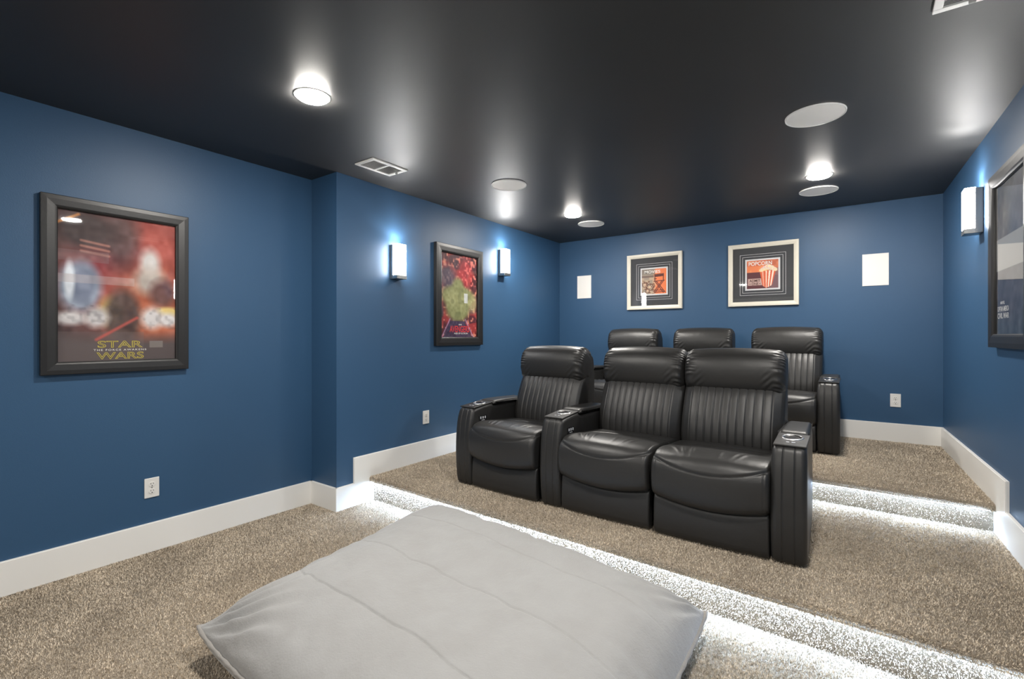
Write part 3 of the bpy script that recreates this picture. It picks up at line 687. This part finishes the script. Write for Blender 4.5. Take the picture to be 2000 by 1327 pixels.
# front row: a very slight arc, each seat turned a little
g = 'recliners in the front row'
recliner('black leather recliner at the left end of the front row, console arm on its left', (-2.030, 2.695, Z1), -.040, arms=((-HW-AW/2, 1),), group=g)
recliner('black leather recliner in the middle of the front row, beside the centre console', (-1.262, 2.676, Z1), -.022, arms=((-HW-AW/2, 1),), group=g)
recliner('black leather recliner at the right end of the front row, nearest the camera', (-.654, 2.655, Z1), 0, arms=((HW+AW/2, 0),), group=g)
# rear row
RR = -.012; B0 = (-2.56, 4.60); g = 'recliners in the rear row'
pos = [-2.092, -1.337, -.582]
lab = ['black leather recliner at the left end of the rear row, half hidden',
       'black leather recliner in the middle of the rear row, only its headrest showing',
       'black leather recliner at the right end of the rear row, its right arm fully visible']
for i, px in enumerate(pos):
    yy = 4.560+RR*(px+.58)
    ar = [(-HW-AW/2-.004, 1)]
    if i == 2: ar.append((HW+AW/2, 0))
    recliner(lab[i], (px, yy, Z2), RR, arms=tuple(ar), group=g)

# ------------------------------------------------------------ floor cushion
t = thing('floor_cushion', 'huge pale grey plush floor cushion lying on the carpet in front of the lower step', 'floor cushion', (-1.34, 1.48, 0))
A0 = np.array([-2.36, 2.33]); B0_ = np.array([-2.15, .835]); C0 = np.array([-.530, 2.125]); D0 = np.array([-.40, .66]); ctr = np.array([-1.34, 1.48])
def cushion_pt(u, v, top):
    """u left..right, v far..near in -1..1"""
    a, b = (u+1)/2, (v+1)/2
    P = (A0[None]*((1-a)*(1-b))[:, None]+C0[None]*(a*(1-b))[:, None]+B0_[None]*((1-a)*b)[:, None]+D0[None]*(a*b)[:, None])
    # edges pulled in between the pointed corners
    pull = .045*(1-u**2)*np.sign(v)*np.abs(v)**4; pull2 = .04*(1-v**2)*np.sign(u)*np.abs(u)**4
    P[:, 1] += pull; P[:, 0] -= pull2
    e = (1-np.abs(u)**4.2)*(1-np.where(v < 0, np.abs(v)**6.5, np.abs(v)**3.4))
    edge_z = .092+.045*(np.abs(u)**8*np.abs(v)**8)
    if top: z = edge_z+(.215)*e**.46
    else: z = np.maximum(.002+.0*u, edge_z*(1-e**.25))
    return P, z, e
n = 420; uu = np.sin(np.linspace(-1, 1, n)*PI/2*.999); uu = .45*uu+.55*np.linspace(-1, 1, n)
Ug, Vg = np.meshgrid(uu, uu, indexing='ij'); uf, vf = Ug.ravel(), Vg.ravel()
P, z, e = cushion_pt(uf, vf, True)
for k, vs in enumerate((-.5, .01, .5)):
    wob = .012*np.sin(uf*5+k*2)+.006*np.sin(uf*17+k)
    z -= .006*np.exp(-((vf-vs-wob)/.0055)**2)*np.clip(e*2-.4, 0, 1)
    z -= .004*np.exp(-((vf-vs-wob)/.06)**2)*np.clip(e*2-.4, 0, 1)
corner = np.exp(-(((uf+1)/.38)**2+((vf-1)/.5)**2)); ang_ = np.arctan2(vf-1.02, uf+1.02)
z += corner*.023*np.sin(ang_*24+2*np.sin(uf*9))*np.clip(e*8, 0, 1)
corner = np.exp(-(((uf-1)/.3)**2+((vf+1)/.3)**2)); ang_ = np.arctan2(vf+1.02, uf-1.02)
z += corner*.010*np.sin(ang_*22)*np.clip(e*8, 0, 1)
edge = np.exp(-((1-np.abs(vf))/.16)**2)*np.clip(e*10, 0, 1); z += edge*.0035*np.sin(uf*34+4*np.sin(uf*7))
edge = np.exp(-((1-np.abs(uf))/.14)**2)*np.clip(e*10, 0, 1); z += edge*.004*np.sin(vf*30+4*np.sin(vf*5))
nn_ = smooth_noise((uf+1)/2*.999, (vf+1)/2*.999, 9, 7, 77)+.5*smooth_noise((uf+1)/2*.999, (vf+1)/2*.999, 24, 18, 78); z += (nn_-.75)*.016*np.clip(e*2, 0, 1)
top = np.column_stack([P-ctr, z]).reshape(n, n, 3)
P, z, e = cushion_pt(uf, vf, False); bot = np.column_stack([P-ctr, z]).reshape(n, n, 3)
me = grid_mesh('cover', top)
bm = bmesh.new(); bm.from_mesh(me); me2 = grid_mesh('b', bot[:, ::-1].copy()); bm.from_mesh(me2); bmesh.ops.remove_doubles(bm, verts=bm.verts, dist=.0004)
bmesh.ops.recalc_face_normals(bm, faces=bm.faces)
obj('cover', bm, 'plush', t, True)
# piping along the seam
loop = []
for a in np.linspace(-1, 1, 90)[:-1]: loop.append((a, -1.))
for a in np.linspace(-1, 1, 70)[:-1]: loop.append((1., a))
for a in np.linspace(1, -1, 90)[:-1]: loop.append((a, 1.))
for a in np.linspace(1, -1, 70)[:-1]: loop.append((-1., a))
L_ = np.array(loop); P, z, e = cushion_pt(L_[:, 0], L_[:, 1], True); R3 = np.column_stack([P-ctr, z])
cen = R3.mean(0); bm = bmesh.new(); rows = []; K = len(R3)
for i in range(K):
    tg = R3[(i+1) % K]-R3[i-1]; tg /= np.linalg.norm(tg); s_ = np.cross(tg, [0, 0, 1.]); s_ /= np.linalg.norm(s_)
    rr = .010*(1+.18*math.sin(i*1.7)); rows.append([bm.verts.new(R3[i]+rr*(math.cos(a)*s_+math.sin(a)*np.array([0, 0, 1.]))) for a in np.linspace(0, 2*PI, 9)[:-1]])
for i in range(K):
    A, B = rows[i], rows[(i+1) % K]
    for j in range(8): bm.faces.new((A[j], A[(j+1) % 8], B[(j+1) % 8], B[j]))
bmesh.ops.recalc_face_normals(bm, faces=bm.faces); obj('piping', bm, 'stitch', t, True)
